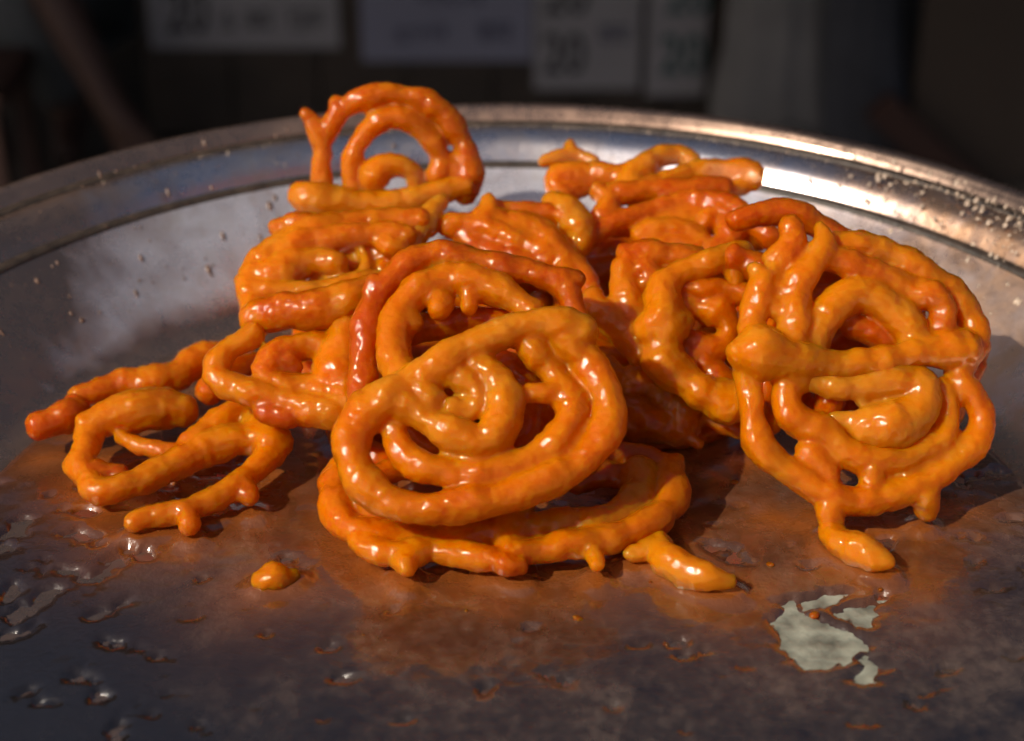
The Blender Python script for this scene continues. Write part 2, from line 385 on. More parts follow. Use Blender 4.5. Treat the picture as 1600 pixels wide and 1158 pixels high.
# C: flat pair of rings in front, on the floor
PC = Pl(800, 860, 0.011, 7)
jalebi(J, "flat double looped jalebi lying on the tray floor under the big front one", PC, [
 ("coil", [
  ("532,730,20;524,752,21;521,780,22;525,804,22;543,822,23;574,834,23;614,838,22;655,841,21;697,841,21;749,836,20;790,830,20", .25),
  ("562,846,20;584,860,24;610,866,22;640,864,22;672,855,20;700,862,20;738,868,20;768,874,22", .4),
  ("618,868,18;634,882,17;636,890,12", .45),
  ("552,775,18,2;575,796,17,2;612,812,17,2;655,820,18,2;707,822,18,2;752,820,18,2", .22),
  ("812,790,26,3;803,818,27,3;797,842,25,2;795,862,22,1", .6),
  ("775,874,18;795,882,19;812,884,15", .12),
  ("830,826,20,2;850,818,20,2;887,814,21,2;922,814,22,2;958,804,23,2;988,784,24,2;1002,757,24,2;998,734,24,2", .55),
  ("800,868,20;823,861,22;851,857,22;899,852,22;946,843,23;994,826,24;1034,804,25;1050,775,25;1048,748,24;1052,724,17", .28),
  ("905,735,22,0;930,722,22,0;968,712,20,0;1005,716,19,0;1040,728,18,0", .1),
  ("900,752,20;925,742,22;958,742,20;978,748,18", .1),
  ("928,862,14;932,876,12;933,884,9", .4),
  ("560,760,16,-2;600,740,18,-2;660,725,18,-2;740,715,18,-2;820,725,18,-2;880,740,18,-2", .1)])])
# D: left one, flat, loose ends
PD = Pl(250, 745, 0.012, 9, 0)
jalebi(J, "loose flat jalebi with broken strands lying alone by the tray wall", PD, [
 ("coil", [
  ("120,618,16,0;150,611,18,1;186,600,21,1;230,596,23,1;272,587,24,1;304,566,24,1;332,556,23,1;360,562,20,1", .32),
  ("325,612,20;350,592,22;380,575,20;396,566,18", .05),
  ("138,664,22,4;165,655,27,5;200,646,32,5;246,637,34,5;284,640,26,4", .5),
  ("141,670,22,2;133,700,21,1;125,730,21;148,764,20;184,763,21;230,746,23;279,722,25;328,700,26,1;380,686,26,2;418,688,30,2;432,694,26,2", .46),
  ("300,695,22,2;335,668,24,2;377,645,25,2;412,632,22,3", .42),
  ("400,665,26,2;425,690,30,3", .8),
  ("150,735,16;180,738,14;192,740,12", .15),
  ("190,684,12;215,694,14;245,702,14;285,706,13;320,690,13", .3),
  ("208,817,15;228,810,17;252,806,17;295,797,19;335,779,20;369,760,20;396,736,20;422,712,22", .42),
  ("292,808,17;297,822,16", .3), ("380,762,16;390,776,14", .25)]),
 ("broken_end", [("60,664,22;85,658,24;112,648,23;128,642,16", .12), ("112,628,12;122,634,14", .0)])])
# G: left middle
PG = Pl(470, 650, 0.030, 33, fat=1.14)
jalebi(J, "tangled jalebi with a long loop sticking out over the loose flat one", PG, [
 ("coil", [
  ("395,522,20,3;376,534,20,3;356,546,20,3;341,566,19,3;336,585,19,3;357,602,19,3;386,612,20,3;423,622,21,3;461,631,22,3;500,643,23,3;538,650,22,3;560,655,18,2", .52),
  ("412,640,16,2;430,650,18,2;450,652,18,2;470,655,14", .05),
  ("520,543,20;505,542,19;479,541,20;442,550,20,1;419,570,19,2;417,590,19,2;438,602,20,2;470,606,22,2;500,612,24,2;520,615,24,2", .32),
  ("437,566,15,2;452,566,17,2;462,572,12,2", .15),
  ("552,505,30,1;545,540,36,1;532,568,38,1;538,600,42,1;535,630,36,1;560,640,30,1", .38),
  ("575,500,24,0;578,540,26,0;578,590,28,0;572,630,26,0", .12)]),
 ("crossing_strand", [
  ("392,500,20,3;412,490,26,4;450,487,29,5;484,485,29,6;520,480,28,6;550,468,28,6;578,455,24,6", .5),
  ("420,478,13,8;445,474,16,9;470,478,15,9;495,481,11,8", .12)])])
# E: stack of flat layers on the left, behind G
PE = Pl(470, 490, 0.046, 28, fat=1.14)
jalebi(J, "layered jalebi at the pile's shaded edge with horizontal strands and a dark round hole", PE, [
 ("coil", [
  ("378,441,13,1;388,436,20,2;398,418,20,2;415,402,20,2;443,382,20,2;484,362,20,2;520,350,18,2", .52),
  ("390,445,20,2;391,462,20,2;398,488,22,2;404,508,20,2", .5),
  ("432,356,14,1;450,352,17,1;475,350,18,1;520,352,17,1;560,347,17,1;605,342,17,1;660,345,17,1", .3),
  ("440,395,20,3;480,378,20,4;526,372,18,5;567,365,18,5;600,362,17,5;634,368,17,5", .36),
  ("596,376,16,5;608,386,16,6;628,388,14,5", .35),
  ("438,416,20,4;470,406,19,5;505,408,18,5;528,411,18,5", .42),
  ("400,430,22,3;430,430,26,3;458,425,22,3;475,420,16,3", .48),
  ("392,452,20,4;430,458,18,4;463,457,16,5;505,455,15,5;546,446,17,5;575,440,18,5;600,438,15,5", .5),
  ("562,388,7,1;571,408,7,1;564,428,8,1;540,434,8,1;512,440,8", .75),
  ("500,430,20,-6;540,415,20,-7;580,400,20,-7;630,405,20,-7;600,425,18,-6", .05)])])
# F: standing ring at the back
PF = Pl(610, 335, 0.052, 68, 0, fat=1.16)
jalebi(J, "upright ring shaped jalebi standing on top at the back against the rim", PF, [
 ("coil", [
  ("476,177,9;486,186,11;497,204,14;503,232,15;501,262,15;504,295,16", .36),
  ("506,225,13;516,198,15;532,176,15;555,161,15;587,150,16;620,147,16;659,157,16;693,179,17;716,212,18;730,245,19;734,272,20;725,300,20", .25),
  ("530,172,12;524,161,11", .25),
  ("552,295,15,1;547,262,15,1;555,230,15,1;581,198,15,1;612,183,16,1;646,194,16,1;672,218,16,1;687,248,16,1;683,276,16,1", .33),
  ("690,250,15;712,262,15;722,285,16", .25),
  ("582,292,18,1;586,274,22,2;605,260,18,2;628,260,15,2;646,269,14,2;650,290,15,2", .45)]),
 ("crossing_strand", [
  ("470,306,20,5;486,310,25,5;512,318,28,5;555,321,24,5;607,321,21,5;659,309,20,4;698,296,20,3;728,290,18,2", .66)])], rough=0.09)
# H: lumps between the ring and the top piece
PH = Pl(800, 385, 0.058, 30)
jalebi(J, "knobbly jalebi in the dip between the upright ring and the top piece", PH, [
 ("coil", [
  ("764,312,11,4;762,328,14,4;750,345,17,3", .45),
  ("700,352,18,2;727,349,18,3;757,356,18,3;791,371,19,3;824,384,20,2;850,396,20,1", .38),
  ("760,322,13,-2;790,328,14,-3;847,331,14,-3;880,340,14,-3", .2),
  ("800,352,22;828,358,26;856,376,26;874,402,22;880,425,18", .28),
  ("780,345,20;800,366,22;838,390,24;860,410,20", .28),
  ("725,370,18;760,390,18;810,404,18;850,412,16", .12),
  ("880,390,18;900,410,18;914,432,17;924,455,15", .12)]),
 ("pale_drop", [("688,316,14,5;678,330,18,6;662,352,22,6;650,372,19,6;645,388,12,5", .72)])])
# I: the piece on top at the back
PI_ = Pl(1000, 318, 0.060, 22, fat=1.14)
jalebi(J, "flat jalebi balanced on top of the pile with a curled over pale strand", PI_, [
 ("coil", [
  ("848,254,8;862,249,11;884,243,13;905,244,13;925,254,12", .6), ("892,240,13;891,228,9;890,222,6", .5),
  ("878,305,15;868,292,17,1;872,276,18,2;904,272,18,3;940,273,18,3;970,276,18,3", .35),
  ("880,298,15;900,296,14;925,290,12", .2),
  ("988,312,12,5;984,300,17,5;990,278,22,5;1012,256,19,5;1040,243,17,5;1066,241,16,5;1082,254,15,4", .62),
  ("1000,302,18,5;1022,293,18,6;1050,283,18,6;1085,272,18,6;1137,267,17,6;1172,270,16,6;1178,284,15,5", .5),
  ("1122,296,14,3;1142,300,13,3;1160,292,13,4", .4)])])
# O: red and pale strands under the top piece
PO = Pl(1000, 395, 0.052, 30)
jalebi(J, "dark red syrupy jalebi squeezed under the top piece", PO, [
 ("coil", [
  ("866,318,20,3;882,330,30,4;893,345,34,4;906,366,28,3;900,392,18,1", .68),
  ("905,385,18;930,366,17;950,354,17;981,340,17;1033,322,16;1075,316,16;1105,316,17,2;1130,318,18,4;1158,333,18,5;1182,352,18,5;1206,376,18,4", .12),
  ("950,305,18,-4;1000,300,18,-4;1060,298,18,-4;1130,296,18,-4", .2), ("960,345,24,-5;1040,345,24,-5;1120,345,24,-5;1180,370,24,-5", .1),
  ("936,300,16,-2;950,315,18,-2;940,340,18,-2", .35),
  ("1000,368,16;1012,362,18,1;1046,358,19,1;1082,366,18,1;1096,378,16,1", .42),
  ("1015,385,18;1050,382,18;1085,388,18", .35),
  ("1104,344,12,3;1112,334,11,3", .2), ("1126,340,18;1142,358,24;1136,382,22;1110,395,20", .18)])])
# J: the knot right of the front jalebi
PJ = Pl(1040, 570, 0.040, 44, fat=1.16)
jalebi(J, "knotted jalebi with a forked strand between the front one and the large round one", PJ, [
 ("coil", [
  ("926,462,16;932,478,21,1;948,495,22,2;975,520,22,2;1000,545,24,2", .42),
  ("974,420,20;976,455,22,1;984,481,22,2;1002,510,23,2;1015,530,24,2", .45),
  ("985,402,22,-2;1008,396,22,-2;1045,400,18,-2;1088,404,17,-2", .15),
  ("1005,420,18,0;1015,428,17,1;1008,444,15,1", .2),
  ("1045,440,20;1080,450,18;1120,449,16,1;1160,458,16,1;1185,465,14", .18),
  ("1046,478,18,-3;1070,478,20,-3;1110,482,21,-3;1138,508,21,-3;1126,538,20,-3;1090,540,20,-3;1055,525,18,-3", .3),
  ("1060,545,18,-3;1100,570,19,-3;1140,598,19,-3", .08)]),
 ("forked_strand", [
  ("1162,392,15,3;1135,400,17,3;1100,414,18,4;1066,424,20,4;1042,444,22,4;1036,470,26,4;1036,500,33,4;1033,530,38,4;1038,556,35,4;1058,582,28,4;1086,605,25,4;1116,622,25,4;1148,634,24,3", .52),
  ("1130,402,15,3;1145,420,15,3;1148,440,14,2", .4), ("1010,520,16,5;1018,528,15,6", .5), ("1075,592,16,5;1068,604,17,5", .5), ("1125,612,14,5;1132,604,13,5", .5)])], rough=0.15)
# M: shadowed one low behind
PM = Pl(1040, 690, 0.014, 26)
jalebi(J, "shaded jalebi low in the gap behind the big front one, half hidden", PM, [
 ("coil", [
  ("900,560,22;944,573,22;970,614,26;1009,597,32;1040,620,30;1066,653,32;1060,672,26", .35),
  ("1066,668,16;1076,684,12;1092,694,9", .2),
  ("1100,652,16;1130,662,16;1170,672,15;1210,660,15", .06),
  ("960,640,26;1000,655,28;1040,665,26", .12),
  ("1180,560,20;1200,610,20;1190,660,18", .06), ("930,600,22;950,650,22;990,670,20", .08)])])
# K: large round one
PK = Pl(1360, 800, 0.012, 47, 6, fat=1.16)
jalebi(J, "large round jalebi leaning on the tray wall with a thick pale bar across it", PK, [
 ("coil", [
  ("1296,384,18,-4;1330,380,19,-4;1358,384,19,-4;1405,404,19,-4;1446,428,19,-4;1480,452,20,-4;1506,480,20,-4;1522,512,20,-4;1522,545,20,-2;1500,575,20,0;1500,596,20,0;1524,622,20;1535,650,20;1528,682,20;1503,712,21;1461,741,22;1412,766,22;1362,783,22;1313,780,22;1264,755,21;1216,724,21;1188,697,22;1177,658,20;1171,620,20,1;1168,580,20,2", .42),
  ("1290,402,19,0;1346,418,21,0;1395,440,21,0;1430,458,21,0;1458,462,22,2;1474,480,20,2;1473,505,19,1;1467,535,18,0", .25),
  ("1228,590,21,1;1228,632,22,1;1244,655,23,1;1284,674,24,1;1318,703,24,1;1356,716,24,1;1405,716,22,1;1446,700,22,1;1472,682,21,1;1482,645,19,0;1472,605,17,0", .44),
  ("1272,535,25,0;1284,503,25,1;1310,472,25,1;1342,460,25,1;1379,472,25,1;1410,500,25,1;1430,530,24,1", .6),
  ("1175,520,19,3;1175,500,19,3;1183,470,20,3;1192,445,19,3;1196,435,17,3", .5),
  ("1190,442,14,3;1182,428,13,3;1180,420,12,3", .5), ("1200,440,14,3;1207,428,13,3;1210,420,12,3", .6),
  ("1238,530,22,3;1240,500,22,3;1241,470,23,3;1246,444,22,3;1264,418,22,3;1283,394,20,3;1288,374,16,3;1282,356,10,3", .52),
  ("1200,470,16,3;1214,482,15,3;1232,496,15,3", .55), ("1220,450,13,4;1236,462,14,4", .5),
  ("1234,350,15,1;1238,372,18,1;1228,395,20,1;1212,410,18,1", .3),
  ("1262,705,18;1282,728,20;1296,746,18", .3), ("1358,720,20,1;1362,742,20,1;1361,752,18,1", .45),
  ("1476,690,18;1496,696,16", .5), ("1442,768,20;1448,788,22,-2;1446,796,18,-3", .4),
  ("1294,785,20;1298,806,20;1300,822,18", .48),
  ("1275,575,18,-5;1300,620,20,-5;1290,650,18,-5", .05), ("1330,510,18,-6;1360,520,20,-6;1400,535,18,-6", .05),
  ("1158,551,24,5;1172,550,31,6;1196,552,35,6;1222,558,32,6;1252,563,26,6;1300,569,21,5;1345,568,21,5;1395,561,23,5;1440,550,22,4;1480,545,27,3;1508,544,27,2", .55),
  ("1232,578,24,3;1248,588,20,3;1255,600,15,2", .5)]),
 ("inner_strand", [
  ("1258,590,16,2;1297,603,19,3;1346,604,20,4;1395,594,22,4;1428,598,26,4;1438,622,28,4;1425,650,30,4;1390,664,34,4;1350,664,26,4;1318,656,14,3;1300,652,7,3", .72),
  ("1352,632,9,3;1346,628,9,3", .6)])], rough=0.085)
# L: behind the large one
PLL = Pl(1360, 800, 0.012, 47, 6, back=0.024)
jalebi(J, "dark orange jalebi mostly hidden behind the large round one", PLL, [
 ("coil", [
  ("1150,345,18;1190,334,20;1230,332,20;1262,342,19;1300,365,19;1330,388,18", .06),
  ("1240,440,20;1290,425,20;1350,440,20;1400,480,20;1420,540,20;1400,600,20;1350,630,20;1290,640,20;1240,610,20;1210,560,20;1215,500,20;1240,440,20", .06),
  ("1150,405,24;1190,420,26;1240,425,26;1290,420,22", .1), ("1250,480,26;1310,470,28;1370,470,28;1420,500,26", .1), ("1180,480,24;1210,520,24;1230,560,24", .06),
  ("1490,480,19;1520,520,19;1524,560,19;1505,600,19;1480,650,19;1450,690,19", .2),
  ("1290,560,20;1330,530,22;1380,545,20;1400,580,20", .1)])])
# end pieces
PN = Pl(1340, 860, 0.008, 0)
jalebi("jalebi_piece", "pale broken strand end lying below the large round jalebi", PN, [
 ("strand", [("1298,832,20;1312,846,24;1340,858,25;1364,870,23;1380,876,18;1388,878,13", .62)])], cat="sweet piece", group="loose broken pieces of jalebi")
jalebi("jalebi_piece", "pale broken strand poking out from under the flat double looped jalebi", Pl(1080, 890, 0.008, 0), [
 ("strand", [("985,866,12;1005,862,15;1026,850,20;1042,874,26;1072,892,26;1104,903,23;1128,908,18;1142,908,12", .62)])], cat="sweet piece", group="loose broken pieces of jalebi")
jalebi("jalebi_piece", "small round orange lump lying alone on the bare front of the tray", Pl(430, 908, 0.004, 0), [
 ("lump", [("412,910,20;428,904,24;446,904,20;456,900,13", .5)])], cat="sweet piece", group="loose broken pieces of jalebi")
# the buried ones that carry the pile, tinted dark for shade in the gaps
def spiral(name, label, c, rad, tilt, azim, turns, r, seed, tint):
    rng = random.Random(seed); a = R(azim); t = R(tilt)
    n = Vector((math.sin(a)*math.sin(t), -math.cos(a)*math.sin(t), math.cos(t)))
    u = Vector((1, 0, 0)); u = (u-n*u.dot(n)).normalized(); v = n.cross(u)
    pts = []
    N = int(turns*16)
    for i in range(N+1):
        f = i/N; th = f*turns*2*math.pi+seed; q = rad*(1-0.78*f)
        P = Vector(c)+u*math.cos(th)*q+v*math.sin(th)*q*0.9+n*(0.0015*math.sin(3*th))
        P.z = max(P.z, r*0.85); pts.append((P, r*(0.9+0.2*rng.random())))
    cross = [(Vector(c)-u*rad*0.95+n*r*1.1, r), (Vector(c)+v*0.006+n*r*1.2, r*1.1), (Vector(c)+u*rad*0.95+n*r*1.0, r)]
    root = empty(name, Vector((c[0], c[1], 0))); tag(root, label, "jalebi", "jalebis piled on the tray")
    fuse("coil", [(pts, tint, .07)], root, voxel=0.0012); fuse("crossing_strand", [(cross, tint+.1, .07)], root, voxel=0.0012)
def flo(x, y, z): return on_z(x, y, z)
if True:
    spiral(J, "shade-tinted syrup soaked jalebi at the bottom of the pile, glimpsed through the front one", flo(700, 640, 0.010), 0.050, 6, 0, 2.6, 0.0062, 1, .08)
    spiral(J, "shade-tinted syrup soaked jalebi at the bottom, glimpsed behind the forked strand", flo(1010, 600, 0.010), 0.048, 4, 0, 2.6, 0.0062, 2, .06)
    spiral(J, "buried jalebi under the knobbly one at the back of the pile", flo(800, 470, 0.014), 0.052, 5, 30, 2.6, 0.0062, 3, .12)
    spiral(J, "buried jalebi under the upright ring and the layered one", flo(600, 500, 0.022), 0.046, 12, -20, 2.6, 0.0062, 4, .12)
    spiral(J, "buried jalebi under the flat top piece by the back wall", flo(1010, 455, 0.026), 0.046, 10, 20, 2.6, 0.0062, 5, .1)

# ------------------------------------------------------------------ syrup on the tray floor
def hole_poly(txt): return [on_z(*[float(k) for k in q.split(",")]) for q in txt.split(";")]
HOLES = [hole_poly(t) for t in (
 "1212,965;1222,950;1245,950;1300,985;1330,990;1355,1012;1330,1035;1285,1045;1240,1040;1222,1010",
 "1305,962;1330,952;1365,950;1368,960;1350,978;1330,975", "1250,950;1290,935;1322,930;1318,940;1285,948;1258,954",
 "1340,1055;1365,1030;1375,1045;1360,1066;1338,1068", "5,965;45,945;78,918;92,930;55,956;18,978", "100,842;125,830;150,842;125,846",
 "0,855;25,850;20,860;0,868", "145,900;180,880;198,858;190,880;160,910", "75,888;110,898;128,902;100,896", "5,930;25,915;28,930;8,945",
 "140,968;170,955;200,945;180,958;145,975", "160,1005;180,1000;175,1012", "110,1050;140,1045;138,1056;112,1058", "0,990;30,993;58,980;38,996;0,1003")]
def in_poly(x, y, P):
    c = False; j = len(P)-1
    for i in range(len(P)):
        if (P[i].y > y) != (P[j].y > y) and x < (P[j].x-P[i].x)*(y-P[i].y)/(P[j].y-P[i].y)+P[i].x: c = not c
        j = i
    return c
def edge_d(x, y, P):
    best = 9
    for i in range(len(P)):
        a = P[i-1]; b = P[i]; dx, dy = b.x-a.x, b.y-a.y; t = max(0, min(1, ((x-a.x)*dx+(y-a.y)*dy)/(dx*dx+dy*dy+1e-12)))
        d = math.hypot(x-a.x-t*dx, y-a.y-t*dy); best = min(best, d)
    return best
def syrup():
    bm = bmesh.new(); S = 0.0016; RR = 0.203; N = int(RR/S)
    vs = {}
    for i in range(-N, N+1):
        for j in range(-N, N+1):
            x, y = TC.x+i*S, TC.y+j*S
            d0 = RR-math.hypot(x-TC.x, y-TC.y)
            if d0 <= 0 or y < -0.215: continue
            wob = 0.0040*noise.fractal(Vector((x*170, y*170, 3)), 1.0, 2.0, 4)
            d = d0
            for P in HOLES:
                if abs(x-P[0].x) > 0.05 or abs(y-P[0].y) > 0.06: continue
                e = edge_d(x, y, P); e = -e if in_poly(x, y, P) else e
                d = min(d, e+wob)
            n = noise.fractal(Vector((x*60, y*90, 1.3)), 1.0, 2.0, 4)
            leftness = max(0, min(1, (-x-0.09)/0.05))*max(0, min(1, (-y+0.0)/0.05))
            d = min(d, (0.62-0.10*leftness-n*0.9)*0.02)
            if d < -0.0045: continue
            f = max(0, min(1, d/0.003)); f = f*f*(3-2*f)
            z = 0.0004+0.0013*f+0.00014*noise.fractal(Vector((x*150, y*150, 5)), 1.0, 2.0, 3)*f
            z += 0.0003*noise.noise(Vector((x*35, y*35, 9)))*f
            if d < 0.0006: z = min(z, d*0.7)
            vs[i, j] = bm.verts.new((x, y, z))
    for (i, j), v in vs.items():
        q = [(i, j), (i+1, j), (i+1, j+1), (i, j+1)]
        if all(k in vs for k in q): bm.faces.new([vs[k] for k in q])
    co = [v.co.copy() for v in bm.verts]
    kd = kdtree.KDTree(len(LOW))
    for k, c in enumerate(LOW): kd.insert((c.x, c.y, 0), k)
    kd.balance()
    st = [math.exp(-kd.find((c.x, c.y, 0))[2]/0.015) for c in co]  # orange syrup stain round the strands, with their reflected glow painted in
    tch = [c for c in LOW if c.z < 0.0105]
    k2 = kdtree.KDTree(len(tch))
    for k, c in enumerate(tch): k2.insert((c.x, c.y, 0), k)
    k2.balance()
    for v in bm.verts:
        if v.co.z < 0.0006: continue
        q = max(0.0, min(1.0, 1-(k2.find((v.co.x, v.co.y, 0))[2]-0.0045)/0.0055)); v.co.z = max(v.co.z, 0.0008)*min(1, q*4)+v.co.z*(1-min(1, q*4))+0.0021*q*q
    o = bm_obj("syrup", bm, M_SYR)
    o.data.attributes.new("stain_glow", 'FLOAT', 'POINT').data.foreach_set("value", st)
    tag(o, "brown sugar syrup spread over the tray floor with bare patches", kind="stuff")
syrup()

M_CRUST = simple("dried_sugar_film", (0.19, 0.195, 0.155), 0.4, 0.6, 110, 0.6)
bm = bmesh.new()
for ih, P in enumerate(HOLES[:4]):
    c = sum(P, Vector())/len(P)
    bm.faces.new([bm.verts.new((c.x+(q.x-c.x)*1.9, c.y+(q.y-c.y)*1.9, 0.00012+0.00006*ih)) for q in P])
bmesh.ops.recalc_face_normals(bm, faces=bm.faces)
for f in bm.faces:
    if f.normal.z < 0: f.normal_flip()
tag(bm_obj("sugar_film", bm, M_CRUST), "pale dried sugar film on the bare patches of the tray floor", kind="stuff")

# droplets and sugar crumbs on the metal
M_DROP = simple("dried_syrup_drop", (0.14, 0.085, 0.06), 0.15, 0.3, 200)
M_SUG = simple("sugar_crumb", (0.42, 0.32, 0.24), 0.3, 0.3, 300)
def wall_pt(a, h):
    f = (h-WH0)/(WH1-WH0); r = WR0+(WR1-WR0)*f
    return Vector((TC.x+r*math.cos(a), TC.y+r*math.sin(a), h+0.001*math.sin(f*math.pi))), Vector((-math.cos(a)*0.71, -math.sin(a)*0.71, 0.70))
def band_pt(a, f):
    r = 0.231+0.0165*f+DR; z = 0.0640+0.0097*math.sin(f*1.5)**0.6+DZ
    return Vector((TC.x+r*math.cos(a), TC.y+r*math.sin(a), z)), Vector((-math.cos(a)*0.4, -math.sin(a)*0.4, 0.91))
def blobs(name, lst, mat_, label):
    bm = bmesh.new()
    for P, n, s, st in lst:
        k = len(bm.verts)
        q = n.to_track_quat('Z', 'Y').to_matrix().to_4x4()
        M = Matrix.Translation(P) @ q @ Matrix.Diagonal((s*random.uniform(.7, 1.2), s*st, s*0.6, 1))
        bmesh.ops.create_icosphere(bm, subdivisions=1 if s < 0.0007 else 2, radius=1.0, matrix=M)
    o = bm_obj(name, bm, mat_); tag(o, label, kind="stuff")
dr = []
for k in range(95):
    a = R(random.gauss(128, 13)) if k % 3 else R(random.uniform(95, 190)); h = random.uniform(0.012, 0.060)
    P, n = wall_pt(a, h); dr.append((P, n, random.choice((.0003, .0004, .0005, .0007, .0010)), random.uniform(1, 2.6)))
blobs("syrup_droplets", dr, M_DROP, "dried syrup droplets stuck to the inside of the tray wall")
cr = []
for k in range(800):
    u = random.random()
    if u < 0.35: a = R(random.gauss(75, 30)); P, n = band_pt(a, random.choice((random.random(), random.gauss(.95, .05))))
    elif u < 0.8: a = R(random.gauss(40, 10)); P, n = wall_pt(a, 0.06-abs(random.gauss(0, 0.013)) if random.random() < .7 else random.uniform(0.015, 0.06))
    else: a = R(random.gauss(38, 9)); P, n = band_pt(a, random.random())
    if P.z < 0.012: continue
    cr.append((P, n, random.choice((.0002, .0003, .0003, .0005, .0007, .0010) if u >= 0.35 else (.00015, .0002, .0002, .0003, .0004, .0006)), random.uniform(.8, 2.2)))
blobs("sugar_crumbs", cr, M_SUG, "tiny sugar crumbs stuck along the tray rim and wall")

bits = []
for k in range(46):
    c = random.choice(LOW); a = random.uniform(0, 6.28); d = random.uniform(0.008, 0.045)
    x, y = c.x+d*math.cos(a), c.y+d*math.sin(a)-0.012
    if math.hypot(x-TC.x, y-TC.y) > 0.195: continue
    sz = random.choice((.0005, .0006, .0008, .0011, .0016)); bits.append((Vector((x, y, 0.0016)), Vector((random.uniform(-.4, .4), random.uniform(-.4, .4), 1)), sz, random.uniform(.7, 1.5)))
blobs("batter_crumbs", bits, M_J, "tiny fried batter crumbs scattered in the syrup round the pile")

# ------------------------------------------------------------------ table, ground, what stands behind
GZ = -0.75
M_WOOD = simple("dark_wood", (0.09, 0.05, 0.03), 0.7, 0.35, 30, 0.2)
M_GROUND = simple("ground_dirt", (0.05, 0.042, 0.036), 0.95, 0.3, 8, 0.3)
bm = bmesh.new(); bmesh.ops.create_grid(bm, x_segments=4, y_segments=4, size=40, matrix=Matrix.Translation((0, 0, GZ)))
tag(bm_obj("ground", bm, M_GROUND), kind="structure")
tb = empty("table", (0, -0.08, GZ)); tag(tb, "dark wooden stall table under the steel tray", "table")
for k in range(5):
    bm = bmesh.new(); add_box(bm, (0, -0.345+k*0.121, -0.0165), (0.50, 0.118, 0.026), bevel=0.002); bm_obj("plank", bm, M_WOOD, tb, smooth=False)
for sx in (-1, 1):
    for y in (-0.36, 0.10):
        bm = bmesh.new(); add_box(bm, (sx*0.21, y, (GZ-0.0305)/2), (0.05, 0.05, -GZ-0.0325), bevel=0.003); bm_obj("leg", bm, M_WOOD, tb, smooth=False)

M_COUNTER = simple("counter_wood", (0.0315, 0.0216, 0.0158), 0.8, 0.3, 14)
M_PAPER = simple("paper_card", (0.205, 0.194, 0.205), 0.9, 0.06, 6)
M_PAPERB = simple("bluish_paper_card", (0.162, 0.162, 0.216), 0.9, 0.06, 6)
M_INK = simple("black_ink", (0.012, 0.012, 0.014), 0.7, 0.1, 10)
M_INKG = simple("green_ink", (0.012, 0.05, 0.05), 0.7, 0.1, 10)
M_INKB = simple("faded_blue_ink", (0.0420, 0.0420, 0.0720), 0.7, 0.1, 10)
M_SACK = simple("grey_sackcloth", (0.1200, 0.1140, 0.1140), 0.9, 0.2, 9)
M_NAVY = simple("navy_cloth", (0.0270, 0.0282, 0.0360), 0.9, 0.3, 12)
M_CARD = simple("brown_board", (0.0405, 0.0279, 0.0203), 0.85, 0.12, 5)
M_REDB = simple("red_brown_paint", (0.0300, 0.0096, 0.0060), 0.7, 0.2, 8)
M_BLACK = simple("black_plastic", (0.008, 0.008, 0.010), 0.5, 0.2, 10)
M_SKIN = simple("brown_skin", (0.0600, 0.0270, 0.0180), 0.6, 0.1, 20)
M_SHIRT = simple("grey_shirt", (0.0960, 0.0960, 0.1020), 0.9, 0.1, 10)
M_TROUSER = simple("grey_trousers", (0.0900, 0.0930, 0.0960), 0.9, 0.15, 10)
M_ADDED_CANVAS = simple("added_canvas", (0.20, 0.17, 0.13), 0.9, 0.1, 6)

# counter front with price cards
CY = 2.10
cnt = empty("counter", (0.1, CY+0.02, GZ)); tag(cnt, "brown wooden counter front behind the tray with paper price cards on it", "counter")
xa = on_y(222, 100, CY).x; xb = on_y(1180, 100, CY).x; nb = 7
for k in range(nb):
    w = (xb-xa)/nb; bm = bmesh.new(); add_box(bm, (xa+w*(k+.5), CY+0.018+0.002*(k % 2), (GZ+0.02)/2), (w-0.003, 0.03, -GZ-0.03), bevel=0.002)
    bm_obj("board", bm, M_COUNTER, cnt, smooth=False)
bm = bmesh.new(); add_box(bm, ((xa+xb)/2, CY+0.17, 0.012), (xb-xa+0.06, 0.40, 0.03), bevel=0.004); bm_obj("counter_top", bm, M_COUNTER, cnt, smooth=False)
DEV = None
def card(label, x0, y0, x1, y1, m, texts, fwd):
    Y = CY-0.004-fwd
    a = on_y(x0, y1, Y); b = on_y(x1, y0, Y)
    root = empty("price_card", Vector(((a.x+b.x)/2, Y, a.z))); tag(root, label, "price card", "price cards on the counter front")
    bm = bmesh.new(); add_box(bm, ((a.x+b.x)/2, Y+0.0015, (a.z+b.z)/2), (b.x-a.x, 0.002, b.z-a.z)); bm_obj("card", bm, m, root, smooth=False)
    for txt, tx0, ty0, tx1, ty1, mm in texts:
        cu = bpy.data.curves.new("lettering", 'FONT'); cu.body = txt; cu.size = 1.0; cu.extrude = 0.0; cu.offset = 0.012 if len(txt) < 3 else 0.006
        t = bpy.data.objects.new("lettering", cu); COL.objects.link(t)
        dg = bpy.context.evaluated_depsgraph_get(); me = bpy.data.meshes.new_from_object(t.evaluated_get(dg)); bpy.data.objects.remove(t)
        n = len(me.vertices)
        if not n: continue
        co = np.empty(n*3, np.float32); me.vertices.foreach_get("co", co); co = co.reshape(-1, 3)
        p = on_y(tx0, ty1, Y); q = on_y(tx1, ty0, Y); mn, mxx = co.min(0), co.max(0)
        out = np.empty_like(co); out[:, 0] = p.x+(co[:, 0]-mn[0])/(mxx[0]-mn[0])*(q.x-p.x)
        out[:, 2] = p.z+(co[:, 1]-mn[1])/(mxx[1]-mn[1])*(q.z-p.z); out[:, 1] = Y-0.0006
        me.vertices.foreach_set("co", out.ravel()); me.name = "lettering"
        link_mesh("lettering", me, mm, root, smooth=False)
